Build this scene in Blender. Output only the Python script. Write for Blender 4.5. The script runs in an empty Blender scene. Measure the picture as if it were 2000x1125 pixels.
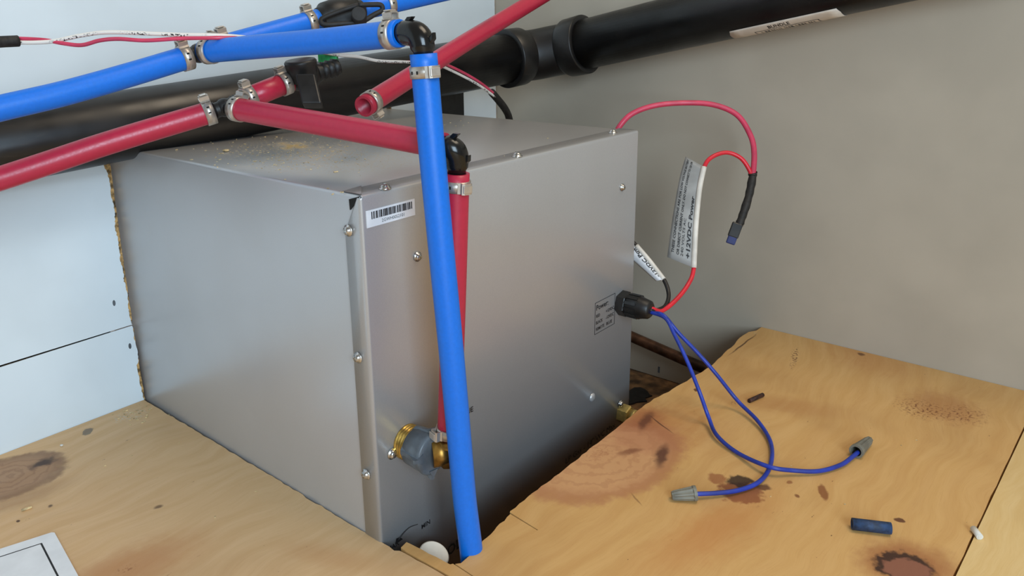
import bpy, bmesh, math, random
from mathutils import Vector as V, Matrix, geometry
random.seed(7)
S = bpy.context.scene
COL = S.collection

# ------------------------------------------------------------------ camera, world, lights, exposure
CAM = V((-0.2937, -0.351, 0.3412)); YAW, PIT, ROL, FPX = 0.7167, -0.2696, -0.0198, 1522.18
PX, PY = 940.0, 451.1                                   # principal point of a 2000 x 1125 frame
fw = V((math.cos(PIT)*math.cos(YAW), math.cos(PIT)*math.sin(YAW), math.sin(PIT)))
r0 = V((math.sin(YAW), -math.cos(YAW), 0)); u0 = r0.cross(fw)
rt = math.cos(ROL)*r0 + math.sin(ROL)*u0; up = -math.sin(ROL)*r0 + math.cos(ROL)*u0
cd = bpy.data.cameras.new('camera'); cam = bpy.data.objects.new('camera', cd); COL.objects.link(cam)
cam.matrix_world = Matrix(((rt.x, up.x, -fw.x, CAM.x), (rt.y, up.y, -fw.y, CAM.y), (rt.z, up.z, -fw.z, CAM.z), (0, 0, 0, 1)))
cd.sensor_fit = 'HORIZONTAL'; cd.sensor_width = 36; cd.lens = FPX*36/2000
cd.shift_x = (1000-PX)/2000; cd.shift_y = (PY-562.5)/2000; cd.clip_start = 0.01
S.camera = cam

w = bpy.data.worlds.new('world'); S.world = w; w.use_nodes = True
bg = w.node_tree.nodes['Background']; bg.inputs[0].default_value = (1.0, 0.95, 0.88, 1); bg.inputs[1].default_value = 0.27

def area(name, loc, target, size, power, color):
    l = bpy.data.lights.new(name, 'AREA'); l.shape = 'RECTANGLE'; l.size, l.size_y = size; l.energy = power; l.color = color
    o = bpy.data.objects.new(name, l); COL.objects.link(o); o.location = loc
    o.rotation_euler = (V(target)-V(loc)).to_track_quat('-Z', 'Y').to_euler(); return o
area('window_daylight', (-0.85, -1.35, 0.70), (0.0, 0.3, 0.15), (0.8, 0.9), 27, (0.64, 0.83, 1.0))
area('overhead_light', (0.42, -0.55, 1.6), (0.25, 0.0, 0.0), (0.7, 0.7), 10, (1.0, 0.84, 0.64))
S.view_settings.view_transform = 'Standard'; S.view_settings.look = 'None'
S.view_settings.exposure = 0.0; S.view_settings.gamma = 1.0; S.view_settings.use_curve_mapping = False

# ------------------------------------------------------------------ points of the place, read off the photograph's perspective
def ray(px, py): return fw + (px-PX)/FPX*rt - (py-PY)/FPX*up
def at(px, py, d): return CAM + ray(px, py)*d           # at a distance along the view axis
def on(ax, v, px, py):                                  # on the plane x / y / z = v
    k = ray(px, py); return CAM + k*((v-CAM[ax])/k[ax])
def fl(px, py, z=0.0): return on(2, z, px, py)
W, H, D = 0.325, 0.2393, 0.3265                         # heater width, top, and the outer wall's face
XR, ZF = 0.5205, -0.10                                  # right wall, floor under the plywood
PR = 0.00775                                            # water pipe radius

# ------------------------------------------------------------------ materials
def lin(c):
    f = lambda v: v/12.92 if v <= 0.04045 else ((v+0.055)/1.055)**2.4
    return tuple(f(x/255) for x in c) + (1.0,)
class M:
    def __init__(s, name, col=(128, 128, 128), rough=0.5, metal=0.0, **kw):
        s.m = bpy.data.materials.new(name); s.m.use_nodes = True; s.t = s.m.node_tree
        s.b = s.t.nodes['Principled BSDF']; s.set('Base Color', lin(col)); s.set('Roughness', rough); s.set('Metallic', metal)
        for k, v in kw.items(): s.set(k.replace('_', ' '), v)
        s._c = None
    def set(s, k, v):
        if hasattr(v, 'is_linked') or isinstance(v, bpy.types.NodeSocket): s.t.links.new(v, s.b.inputs[k])
        else: s.b.inputs[k].default_value = v
    def n(s, typ, ins=None, **props):
        nd = s.t.nodes.new(typ)
        for k, v in props.items(): setattr(nd, k, v)
        for k, v in (ins or {}).items():
            if isinstance(v, bpy.types.NodeSocket): s.t.links.new(v, nd.inputs[k])
            else: nd.inputs[k].default_value = v
        return nd
    def co(s):
        if s._c is None: s._c = s.n('ShaderNodeTexCoord').outputs['Object']
        return s._c
    def mapp(s, vec, loc=(0, 0, 0), rot=(0, 0, 0), sc=(1, 1, 1), typ='POINT'):
        return s.n('ShaderNodeMapping', {'Vector': vec, 'Location': loc, 'Rotation': rot, 'Scale': sc}, vector_type=typ).outputs[0]
    def noise(s, scale, detail=3, vec=None, rough=0.5, dist=0.0, out='Fac'):
        return s.n('ShaderNodeTexNoise', {'Vector': vec or s.co(), 'Scale': scale, 'Detail': detail, 'Roughness': rough, 'Distortion': dist}).outputs[out]
    def mr(s, v, a, b, c=0.0, d=1.0, smooth=True):
        return s.n('ShaderNodeMapRange', {0: v, 1: a, 2: b, 3: c, 4: d}, interpolation_type='SMOOTHSTEP' if smooth else 'LINEAR').outputs[0]
    def math(s, op, a, b=0.0): return s.n('ShaderNodeMath', {0: a, 1: b}, operation=op).outputs[0]
    def vmath(s, op, a, b=None, scale=None):
        ins = {0: a}
        if b is not None: ins[1] = b
        if scale is not None: ins['Scale'] = scale
        nd = s.n('ShaderNodeVectorMath', ins, operation=op)
        return nd.outputs['Value'] if op in ('LENGTH', 'DOT_PRODUCT') else nd.outputs[0]
    def mix(s, f, a, b, blend='MIX'):
        nd = s.n('ShaderNodeMix', {0: f}, data_type='RGBA', blend_type=blend)
        for i, v in ((6, a), (7, b)):
            if isinstance(v, bpy.types.NodeSocket): s.t.links.new(v, nd.inputs[i])
            else: nd.inputs[i].default_value = lin(v) if len(v) == 3 else v
        return nd.outputs[2]
    def bump(s, h, strength=0.2, dist=0.001):
        s.set('Normal', s.n('ShaderNodeBump', {'Height': h, 'Strength': strength, 'Distance': dist}).outputs[0])
def plain(name, col, rough=0.5, metal=0.0, var=0.06, scale=60, bump=0.0, **kw):
    m = M(name, col, rough, metal, **kw)
    nz = m.noise(scale, 4)
    dk = tuple(c*(1-var*2) for c in col); lt = tuple(min(255, c*(1+var)) for c in col)
    m.set('Base Color', m.mix(m.mr(nz, .3, .7), dk, lt))
    m.set('Roughness', m.mr(m.noise(scale*2.3, 3), .3, .7, max(rough-.06, 0), min(rough+.06, 1)))
    if bump: m.bump(m.noise(scale*8, 2), bump, .0004)
    return m.m

# wall paint and core
m_wallR = plain('right_wall_paint', (180, 168, 150), 0.62, var=.02, scale=9, bump=.05)
m_wallL = plain('left_wall_paint', (216, 226, 231), 0.45, var=.015, scale=9, bump=.04)
m_core = plain('raw_board_edge', (160, 128, 82), 0.9, var=.3, scale=240, bump=.4)
m_dark = plain('dark_gap', (20, 18, 16), 0.9)
m_sub = plain('subfloor_board', (120, 88, 56), 0.85, var=.18, scale=70, bump=.3)
m_joist = plain('joist_lumber', (150, 115, 75), 0.85, var=.15, scale=40)

# heater steel: satin silver paint, with saw dust lying on the top
def steel():
    m = M('silver_painted_steel', (176, 175, 172), 0.32, 0.45)
    fine = m.noise(2200, 2); big = m.noise(14, 3)
    c = m.mix(m.mr(fine, .3, .7), (186, 186, 187), (192, 192, 192))
    c = m.mix(m.math('MULTIPLY', m.mr(big, .35, .75), .12), c, (168, 164, 158))
    nrm = m.n('ShaderNodeNewGeometry').outputs['Normal']
    upf = m.mr(m.vmath('DOT_PRODUCT', nrm, (0, 0, 1)), .8, .95)
    d0 = fl(575, 285, H)
    q = m.vmath('ADD', m.co(), m.vmath('SCALE', m.vmath('SUBTRACT', m.noise(70, 4, out='Color'), (.5, .5, .5)), scale=.03))
    q = m.mapp(q, tuple(d0), (0, 0, math.radians(-12)), (.016, .030, .05), 'TEXTURE')
    heap = m.mr(m.vmath('LENGTH', q), .2, 1.3, 1, 0)
    q2 = m.mapp(m.co(), tuple(fl(600, 300, H)), (0, 0, 0), (.07, .11, .3), 'TEXTURE')
    halo = m.math('MULTIPLY', m.mr(m.vmath('LENGTH', q2), .2, 1.2, 1, 0), m.mr(m.noise(700, 4), .52, .66))
    dust = m.math('MULTIPLY', upf, m.math('MAXIMUM', m.math('MULTIPLY', heap, m.mr(m.noise(160, 5), .3, .55)), m.math('MULTIPLY', halo, .8)))
    haze = m.math('MULTIPLY', upf, .25)
    c = m.mix(haze, c, (135, 128, 115)); c = m.mix(dust, c, (196, 164, 108))
    m.set('Base Color', c)
    m.set('Metallic', m.math('MULTIPLY', m.math('SUBTRACT', 1.0, dust), .45))
    m.set('Roughness', m.math('ADD', m.mr(big, .3, .7, .31, .33), m.math('MULTIPLY', dust, .5)))
    return m.m
m_steel = steel()
m_chrome = plain('bright_zinc_screw', (205, 203, 198), 0.22, 0.95, var=.1, scale=400)
m_clamp = plain('stainless_clamp_steel', (196, 187, 176), 0.36, 0.75, var=.04, scale=120)
m_brass = plain('brass', (200, 164, 84), 0.36, 0.85, var=.12, scale=150)
m_brassp = plain('pale_brass', (196, 172, 104), 0.45, 0.45, var=.1, scale=150)
m_brassd = plain('dull_brass', (150, 112, 52), 0.42, 0.85, var=.2, scale=120)
m_black = plain('black_gloss_plastic', (22, 22, 22), 0.22, var=.2)
m_blackm = plain('black_matte_plastic', (27, 26, 25), 0.45, var=.2)
m_lever = plain('lever_black_plastic', (24, 23, 23), 0.62, var=.15)
m_tape = plain('black_tape', (30, 27, 24), 0.6, var=.25, scale=300, bump=.3)
m_greyp = plain('grey_plastic', (92, 99, 105), 0.38, var=.1)
m_white = plain('white_plastic', (225, 222, 212), 0.45, var=.03)
m_ink = plain('black_ink', (24, 22, 24), 0.6, var=.1)
m_lab = plain('white_label', (228, 230, 234), 0.4, var=.02)
m_lab_shaded = plain('shaded_white_label', (152, 152, 150), 0.45, var=.04)  # white label greyed, the shade it hangs in is put into its colour
m_labb = plain('pipe_label_paper', (214, 203, 190), 0.5, var=.03)
m_paper = plain('white_paper', (226, 228, 230), 0.6, var=.015)
m_blue = plain('blue_pipe_plastic', (6, 110, 216), 0.42, var=.012, scale=500)
m_red = plain('red_pipe_plastic', (180, 38, 64), 0.34, var=.01, scale=300)
m_redw = plain('red_wire_insulation', (214, 36, 52), 0.35, var=.04)
m_pink = plain('faded_red_wire_insulation', (206, 62, 92), 0.4, var=.05)
m_bluew = plain('blue_wire_insulation', (34, 58, 160), 0.4, var=.08)
m_blackw = plain('black_wire_insulation', (26, 22, 20), 0.45, var=.15)
m_whitew = plain('white_wire_insulation', (222, 216, 206), 0.45, var=.04)
m_nut = plain('grey_wire_nut_plastic', (120, 118, 106), 0.5, var=.08)
m_tube = plain('blue_grey_heat_shrink', (38, 62, 96), 0.6, var=.15, scale=200)
m_btip = plain('dark_blue_plastic', (28, 36, 84), 0.4, var=.15)
m_green = plain('green_plastic', (36, 150, 80), 0.4)
m_copper = plain('tarnished_copper', (92, 62, 44), 0.4, 0.7, var=.25, scale=60)
m_chip = plain('pale_wood_chip', (214, 190, 142), 0.85, var=.15, scale=300)
m_bark = plain('dark_brown_stick', (58, 30, 18), 0.7, var=.3, scale=300)
def drain():
    m = M('black_drain_plastic', (26, 24, 23), 0.34)
    sm = m.noise(22, 4); q = m.mapp(m.co(), sc=(6, 60, 60)); st = m.noise(5, 4, q)
    c = m.mix(m.mr(sm, .45, .75), (19, 18, 18), (28, 25, 23)); c = m.mix(m.math('MULTIPLY', m.mr(st, .58, .8), .35), c, (58, 52, 45))
    m.set('Base Color', c); m.set('Roughness', m.mr(sm, .3, .7, .28, .46)); return m.m
m_drain = drain()
def printed_wire(name, base):
    m = M(name, base, .45)
    q = m.mapp(m.co(), sc=(1, 1, 1)); nz = m.noise(900, 2); nz2 = m.noise(60, 1)
    ff = m.math('MULTIPLY', m.mr(nz, .52, .56), m.mr(nz2, .45, .55))
    lo = m.mr(m.vmath('DOT_PRODUCT', m.n('ShaderNodeNewGeometry').outputs['Normal'], (-.45, -.6, -.45)), .35, .6)
    m.set('Base Color', m.mix(m.math('MULTIPLY', ff, lo), base, (40, 36, 36))); return m.m
m_whitep = printed_wire('white_printed_wire', (224, 218, 210))

# plywood: long grain, growth figure, knots and stains that lie where the boards have them
def plywood(name, c0, c1, c2, stains, flip=0.0, figure=.5):
    m = M(name, c0, 0.55)
    p = m.co()
    wob = m.vmath('SUBTRACT', m.noise(9, 2, out='Color'), (.5, .5, .5))
    pw = m.vmath('ADD', p, m.vmath('SCALE', wob, scale=.06))
    pr = m.mapp(pw, rot=(0, 0, flip), sc=(3.0, 26, 1))
    g1 = m.noise(4.0, 5, pr, .6)
    g2 = m.noise(9.0, 4, m.mapp(pw, rot=(0, 0, flip), sc=(6, 150, 1)), .6)
    wv = m.n('ShaderNodeTexWave', {'Vector': m.mapp(pw, rot=(0, 0, flip), sc=(1.0, 4.5, 1)), 'Scale': 3.2, 'Distortion': 6, 'Detail': 3, 'Detail Scale': 1.2}, wave_type='RINGS', rings_direction='Z').outputs['Fac']
    c = m.mix(m.mr(g1, .3, .7), c0, c1)
    c = m.mix(m.math('MULTIPLY', m.math('MULTIPLY', m.mr(wv, .3, 1.0), m.mr(m.noise(5, 2), .35, .65)), figure), c, c2)
    c = m.mix(m.math('MULTIPLY', m.mr(g2, .5, .75), .35), c, c2)
    c = m.mix(m.math('MULTIPLY', m.mr(m.noise(7, 3), .5, .72), .35), c, tuple(v*.86 for v in c2))
    fl1 = m.noise(160, 3, m.mapp(p, rot=(0, 0, flip), sc=(.6, 1.6, 1)), .7)
    c = m.mix(m.math('MULTIPLY', m.mr(fl1, .70, .75), .75), c, (70, 36, 18))
    wd = m.vmath('SUBTRACT', m.noise(150, 4, out='Color'), (.5, .5, .5)); wd2 = m.vmath('SUBTRACT', m.noise(45, 3, out='Color'), (.5, .5, .5))
    for (ctr, a, b, col, inner, outer, amt, kind) in stains:
        P0, PA, PB = fl(*ctr), fl(*a), fl(*b)
        rx, ry = (PA-P0).length, (PB-P0).length; ang = math.atan2(PA.y-P0.y, PA.x-P0.x)
        k = {'blot': .9, 'soft': .5, 'ring': .30, 'rim': .22, 'lens': .40, 'speck': .7, 'line': .0}[kind]
        s0 = min(rx, ry)
        q = m.vmath('ADD', p, m.vmath('SCALE', wd, scale=k*s0*1.1))
        q = m.vmath('ADD', q, m.vmath('SCALE', wd2, scale=k*s0*.9))
        if kind == 'line': q = m.vmath('ADD', p, m.vmath('SCALE', wd2, scale=.004))
        L = m.vmath('LENGTH', m.mapp(q, tuple(P0), (0, 0, ang), (rx, ry, 1), 'TEXTURE'))
        mask = m.mr(L, inner, outer, 1, 0)
        if kind == 'ring':
            rg = m.math('SINE', m.math('MULTIPLY', L, 30)); mask = m.math('MULTIPLY', mask, m.mr(rg, .0, 1, .12, 1.0))
        if kind == 'rim': mask = m.math('MULTIPLY', mask, m.mr(L, inner-.28, inner, 0, 1))
        if kind == 'speck': mask = m.math('MULTIPLY', mask, m.mr(m.noise(420, 3), .53, .6))
        c = m.mix(m.math('MULTIPLY', mask, amt), c, col)
    m.set('Base Color', c)
    m.set('Roughness', m.mr(g1, .3, .7, .5, .62))
    m.bump(g2, .12, .0006)
    return m.m
ST_R = [
    ((1270, 835), (1400, 800), (1275, 900), (176, 110, 58), .2, 1.2, .55, 'soft'),
    ((1175, 895), (1305, 838), (1180, 968), (206, 154, 110), .7, 1.05, .7, 'lens'),
    ((1265, 850), (1310, 820), (1285, 895), (180, 118, 84), .4, 1.1, .5, 'soft'),
    ((1175, 895), (1305, 838), (1180, 968), (168, 106, 70), .90, 1.10, .6, 'rim'),
    ((1172, 890), (1300, 835), (1176, 962), (168, 112, 74), .70, 1.0, .34, 'ring'),
    ((1172, 886), (1205, 868), (1172, 902), (166, 106, 66), .3, 1.1, .45, 'speck'),
    ((1262, 815), (1300, 790), (1275, 838), (150, 84, 48), .2, 1.1, .6, 'soft'),
    ((1292, 890), (1300, 862), (1307, 892), (74, 34, 24), .3, 1.1, .85, 'blot'),
    ((1262, 822), (1275, 800), (1274, 826), (84, 40, 24), .3, 1.1, .75, 'blot'),
    ((1232, 882), (1262, 876), (1232, 888), (120, 66, 40), .3, 1.1, .7, 'blot'),
    ((1450, 962), (1508, 955), (1452, 992), (120, 58, 32), .55, .8, .85, 'blot'),
    ((1400, 935), (1416, 950), (1412, 926), (140, 74, 40), .5, .9, .7, 'blot'),
    ((1444, 940), (1474, 936), (1444, 955), (44, 26, 16), .6, .9, .92, 'blot'),
    ((1492, 952), (1510, 950), (1492, 961), (70, 34, 18), .5, .9, .85, 'blot'),
    ((1607, 962), (1612, 984), (1620, 962), (126, 66, 26), .5, .85, .8, 'blot'),
    ((1555, 968), (1562, 968), (1555, 973), (110, 54, 22), .4, .9, .8, 'blot'),
    ((1542, 942), (1548, 938), (1546, 946), (130, 70, 30), .4, .9, .7, 'blot'),
    ((1758, 1016), (1772, 1018), (1758, 1022), (86, 40, 22), .6, .9, .9, 'blot'),
    ((1770, 1100), (1860, 1092), (1775, 1060), (150, 84, 46), .5, 1.3, .7, 'soft'),
    ((1764, 1106), (1822, 1100), (1764, 1078), (52, 26, 18), .75, 1.0, .95, 'blot'),
    ((1772, 1112), (1818, 1108), (1774, 1090), (142, 90, 68), .75, .95, .95, 'blot'),
    ((1845, 795), (1920, 790), (1850, 835), (160, 100, 56), .3, 1.15, .5, 'soft'),
    ((1800, 800), (1840, 790), (1805, 825), (110, 58, 26), .3, 1.1, .75, 'speck'),
    ((1880, 810), (1925, 800), (1884, 832), (120, 66, 32), .3, 1.1, .7, 'speck'),
    ((1551, 698), (1556, 674), (1559, 698), (84, 36, 18), .4, 1.1, .95, 'speck'),
    ((1390, 1040), (1520, 960), (1430, 1085), (190, 118, 58), .1, 1.3, .5, 'soft'),
    ((1700, 700), (1800, 745), (1680, 730), (180, 112, 58), .1, 1.3, .35, 'soft'),
    ((1520, 790), (1680, 810), (1525, 812), (168, 108, 56), .2, 1.2, .4, 'soft'),
    ((1359, 762), (1365, 762), (1359, 766), (90, 44, 22), .5, .9, .9, 'blot'),
    ((1432, 787), (1440, 784), (1433, 791), (90, 50, 26), .3, 1, .8, 'speck'),
    ((1682, 692), (1692, 694), (1683, 696), (90, 50, 26), .4, 1, .8, 'blot'),
    ((1242, 975), (1256, 992), (1244, 974), (120, 80, 46), .3, 1.0, .6, 'line'),
    ((1452, 672), (1484, 648), (1453, 673), (70, 40, 22), .3, 1.1, .85, 'line'),
    ((1290, 828), (1320, 850), (1291, 827), (70, 36, 22), .3, 1.1, .8, 'line'),
]
ST_L = [
    ((15, 932), (135, 900), (28, 972), (150, 112, 84), .75, 1.05, .7, 'lens'),
    ((15, 932), (135, 900), (28, 972), (100, 68, 48), .92, 1.06, .5, 'rim'),
    ((20, 930), (125, 905), (30, 970), (110, 70, 48), .7, 1.0, .3, 'ring'),
    ((84, 904), (116, 898), (86, 916), (52, 34, 28), .3, 1.0, .9, 'blot'),
    ((172, 843), (184, 841), (173, 850), (120, 108, 92), .7, .95, .9, 'blot'),
    ((40, 975), (160, 930), (45, 995), (140, 100, 64), .2, 1.2, .4, 'soft'),
    ((310, 990), (322, 986), (311, 994), (92, 64, 40), .3, 1.0, .8, 'blot'),
    ((98, 988), (106, 986), (98, 992), (70, 44, 28), .3, 1.0, .8, 'blot'),
    ((35, 1018), (40, 1016), (35, 1021), (60, 30, 16), .5, .9, .9, 'blot'),
    ((250, 1110), (420, 1040), (260, 1160), (176, 116, 66), .2, 1.2, .55, 'soft'),
    ((245, 1112), (270, 1104), (246, 1120), (130, 74, 40), .3, 1.0, .6, 'speck'),
    ((255, 812), (300, 800), (258, 825), (200, 190, 168), .2, 1.1, .7, 'speck'),
    ((640, 1085), (760, 1110), (640, 1110), (190, 140, 90), .2, 1.2, .4, 'soft'),
]
m_plyR = plywood('plywood_right', (214, 170, 108), (206, 160, 97), (190, 138, 78), ST_R, 0.06, .24)
m_plyL = plywood('plywood_left', (214, 178, 132), (206, 168, 120), (190, 148, 102), ST_L, 0.10, .22)
m_plyP = plywood('plywood_pale', (226, 194, 136), (218, 182, 120), (205, 166, 106), [], 0.02, .3)

# ------------------------------------------------------------------ mesh helpers
def mk(name, bm, mat, parent=None, smooth=False):
    me = bpy.data.meshes.new(name)
    if smooth is True:
        for f in bm.faces: f.smooth = True
    bmesh.ops.recalc_face_normals(bm, faces=bm.faces[:])
    bm.to_mesh(me); bm.free()
    for mm in (mat if isinstance(mat, (list, tuple)) else [mat]): me.materials.append(mm)
    if smooth == 'auto':
        me.shade_auto_smooth = None if False else None
    o = bpy.data.objects.new(name, me); COL.objects.link(o)
    if parent is not None: adopt(o, parent)
    return o
def adopt(o, parent):
    top = parent
    while top.parent: top = top.parent
    o.parent = parent
    if parent.parent is None: o.location = o.location - parent.location
def tag(o, label=None, cat=None, group=None, kind=None):
    for k, v in (('label', label), ('category', cat), ('group', group), ('kind', kind)):
        if v: o[k] = v
    return o
def thing(name, label, cat, loc, group=None):
    o = bpy.data.objects.new(name, None); COL.objects.link(o); o.location = loc; o.empty_display_size = .01
    return tag(o, label, cat, group)
def solo(o, label, cat, group=None):                    # a one-mesh thing: origin to the middle of its base
    vs = [v.co for v in o.data.vertices]
    c = V(((min(v.x for v in vs)+max(v.x for v in vs))/2, (min(v.y for v in vs)+max(v.y for v in vs))/2, min(v.z for v in vs)))
    o.data.transform(Matrix.Translation(-c)); o.location = c
    for ch in o.children: ch.location = ch.location - c
    return tag(o, label, cat, group)
def struct(o): o['kind'] = 'structure'; return o
def box(bm, lo, hi, bev=0.0, mi=0):
    x0, y0, z0 = lo; x1, y1, z1 = hi
    vs = [bm.verts.new(p) for p in ((x0,y0,z0),(x1,y0,z0),(x1,y1,z0),(x0,y1,z0),(x0,y0,z1),(x1,y0,z1),(x1,y1,z1),(x0,y1,z1))]
    fs = [bm.faces.new([vs[i] for i in q]) for q in ((0,3,2,1),(4,5,6,7),(0,1,5,4),(1,2,6,5),(2,3,7,6),(3,0,4,7))]
    for f in fs: f.material_index = mi
    if bev:
        es = {e for f in fs for e in f.edges}
        bmesh.ops.bevel(bm, geom=list(es), offset=bev, segments=3, profile=.5, affect='EDGES')
def frame(d, hint=V((0, 0, 1))):
    d = d.normalized(); h = V(hint)
    if abs(d.dot(h.normalized())) > .97: h = V((1, 0, 0)) if abs(d.x) < .9 else V((0, 1, 0))
    x = (h - d*h.dot(d)).normalized(); return x, d.cross(x), d      # x = towards hint, y, z = axis
def obox(bm, c, ex, ey, ez, bev=0.0):                   # oriented box from centre and three half vectors
    vs = [bm.verts.new(c + sx*ex + sy*ey + sz*ez) for sz in (-1, 1) for sx, sy in ((-1,-1),(1,-1),(1,1),(-1,1))]
    fs = [bm.faces.new([vs[i] for i in q]) for q in ((0,3,2,1),(4,5,6,7),(0,1,5,4),(1,2,6,5),(2,3,7,6),(3,0,4,7))]
    if bev:
        es = {e for f in fs for e in f.edges}
        bmesh.ops.bevel(bm, geom=list(es), offset=bev, segments=2, profile=.5, affect='EDGES')
def smoothpath(pts, n=8):
    pts = [V(p) for p in pts]
    if len(pts) < 3: return pts
    P = [2*pts[0]-pts[1]] + pts + [2*pts[-1]-pts[-2]]; out = []
    for i in range(1, len(P)-2):
        a, b, c, d = P[i-1:i+3]
        for k in range(n):
            t = k/n
            out.append(.5*((2*b)+(c-a)*t+(2*a-5*b+4*c-d)*t*t+(3*b-a-3*c+d)*t**3))
    out.append(pts[-1]); return out
def tube(bm, pts, rad, seg=20, caps=True, hollow=0.0, flat=1.0, hint=V((0, 0, 1))):
    """rad is a number or one radius per point; hollow = wall thickness of an open-ended tube"""
    pts = [V(p) for p in pts]; n = len(pts)
    rr = rad if isinstance(rad, (list, tuple)) else [rad]*n
    tg = [(pts[min(i+1, n-1)]-pts[max(i-1, 0)]).normalized() for i in range(n)]
    x, y, _ = frame(tg[0], hint); rings = []
    for i in range(n):
        x = (x - tg[i]*x.dot(tg[i])).normalized(); y = tg[i].cross(x)
        rings.append([bm.verts.new(pts[i] + rr[i]*(math.cos(a)*x + flat*math.sin(a)*y)) for a in (2*math.pi*k/seg for k in range(seg))])
    def skin(A, B):
        for k in range(seg):
            f = bm.faces.new((A[k], A[(k+1) % seg], B[(k+1) % seg], B[k])); f.smooth = True
    for i in range(n-1): skin(rings[i], rings[i+1])
    if hollow:
        for idx, s in ((0, 1), (n-1, -1)):
            x, y, z = frame(tg[idx]*s, hint); c = pts[idx]
            ring = rings[idx]
            inn = [bm.verts.new(c + (v.co-c)*((rr[idx]-hollow)/rr[idx])) for v in ring]
            deep = [bm.verts.new(v.co + tg[idx]*s*rr[idx]*4.5) for v in inn]
            for k in range(seg): bm.faces.new((ring[k], ring[(k+1) % seg], inn[(k+1) % seg], inn[k]))
            skin(inn, deep); bm.faces.new(deep)
    elif caps:
        bm.faces.new(rings[0][::-1]); bm.faces.new(rings[-1])
def lathe(bm, p0, d, prof, seg=24, hint=V((0, 0, 1))):  # prof: (distance along d, radius)
    x, y, z = frame(d, hint); rings = []
    for s, r in prof:
        c = p0 + z*s
        rings.append([bm.verts.new(c + max(r, 1e-5)*(math.cos(2*math.pi*k/seg)*x + math.sin(2*math.pi*k/seg)*y)) for k in range(seg)])
    for A, B in zip(rings, rings[1:]):
        for k in range(seg):
            f = bm.faces.new((A[k], A[(k+1) % seg], B[(k+1) % seg], B[k])); f.smooth = seg > 8
    bm.faces.new(rings[0][::-1]); bm.faces.new(rings[-1])
def slab(bm, poly, z0, z1, fn=lambda x, y, z: V((x, y, z)), mi=0, side=None):
    """extrude a flat (maybe concave) outline between z0 and z1"""
    tris = geometry.tessellate_polygon([[V((p[0], p[1], 0)) for p in poly]])
    A = [bm.verts.new(fn(p[0], p[1], z0)) for p in poly]; B = [bm.verts.new(fn(p[0], p[1], z1)) for p in poly]
    for t in tris:
        try:
            f = bm.faces.new([B[i] for i in t]); f.material_index = mi
            f = bm.faces.new([A[i] for i in reversed(t)]); f.material_index = mi
        except ValueError: pass
    n = len(poly)
    for i in range(n):
        f = bm.faces.new((A[i], A[(i+1) % n], B[(i+1) % n], B[i])); f.material_index = mi if side is None else side
def jag(p, q, n, amp, rnd=random):
    p, q = V(p).to_2d() if len(p) > 2 else V(p), V(q).to_2d() if len(q) > 2 else V(q)
    nr = (q-p).orthogonal().normalized(); out = []
    for i in range(n+1):
        o = 0 if i in (0, n) else rnd.uniform(-amp, amp)
        out.append(tuple(p.lerp(q, i/n) + nr*o))
    return out
def autosmooth(o, ang=35):
    me = o.data
    me.shade_smooth() if hasattr(me, 'shade_smooth') else None
    try: me.set_sharp_from_angle(angle=math.radians(ang))
    except Exception: pass
    return o
_tx = {}
def text_mesh(s, bold=0.0, space=1.0):
    c = bpy.data.curves.new('lettering', 'FONT'); c.body = s; c.size = 1.0; c.offset = bold; c.space_character = space; c.resolution_u = 2
    o = bpy.data.objects.new('lettering', c); COL.objects.link(o)
    dg = bpy.context.evaluated_depsgraph_get(); me = bpy.data.meshes.new_from_object(o.evaluated_get(dg))
    bpy.data.objects.remove(o); bpy.data.curves.remove(c); return me
def lettering(s, fn, size, parent, mat=None, width=None, bold=0.0, name='lettering', xs=1.0):
    """fn(u, v) -> point on the surface, just proud of it; u runs along the line, v up the letters (metres)"""
    me = text_mesh(s, bold); xsv = [v.co.x for v in me.vertices]
    k = size*1.4; kx = k*xs if width is None else width/max(max(xsv), 1e-6)
    for v in me.vertices: v.co = fn(v.co.x*kx, v.co.y*k)
    me.materials.append(mat or m_ink)
    o = bpy.data.objects.new(name, me); COL.objects.link(o); adopt(o, parent); return o

# ------------------------------------------------------------------ setting: floor, plywood, walls
bm = bmesh.new(); box(bm, (-1.3, -1.3, ZF-.02), (XR+.05, D+.4, ZF)); floor = struct(mk('floor', bm, m_sub))
rj = random.Random(3)
# left sheet: its cut edge runs along the heater, a saw kerf parts it from the right sheet
polyL = [(-1.2, D-.0006)] + jag((-.0028, D-.0006), (-.0014, .13), 30, .0006, rj) + jag((-.0014, .13), (-.0008, -.0135), 26, .0008, rj) + \
        [(.0014, -.0165)] + jag((.0018, -.02), (.0030, -.0555), 6, .0003, rj) + [(.006, -.30), (.010, -1.0), (-1.2, -1.0)]
bm = bmesh.new(); slab(bm, polyL, -.012, 0); tag(mk('plywood_sheet', bm, m_plyL, floor), 'plywood on the left of the heater')
polyR = [(.0042, -.0148), (.0105, -.0136)] + jag((.0108, -.016), (.0129, -.0515), 6, .0004, rj) + [(.0146, -.0525), (.0137, -.0699), (.0144, -.0701), (.0154, -.0538), (.0182, -.0561)] + \
        jag((.0182, -.0561), (.0787, -.0486), 14, .0007, rj) + [(.0762, -.0742), (.0770, -.0742), (.0800, -.0472)] + jag((.0812, -.0464), (.225, -.0447), 26, .0006, rj) + \
        jag((.225, -.0447), (.2808, -.0426), 8, .0005, rj) + jag((.2808, -.0426), (.3377, -.0489), 8, .001, rj) + jag((.3377, -.0489), (.392, -.0540), 6, .0008, rj) + \
        jag((.392, -.0540), (.4848, -.0475), 10, .0009, rj) + [(.498, -.0485), (.507, -.0535), (XR-.0005, -.054)]
yp = lambda x: -.2954 - .0304*(x-.0072)
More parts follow.
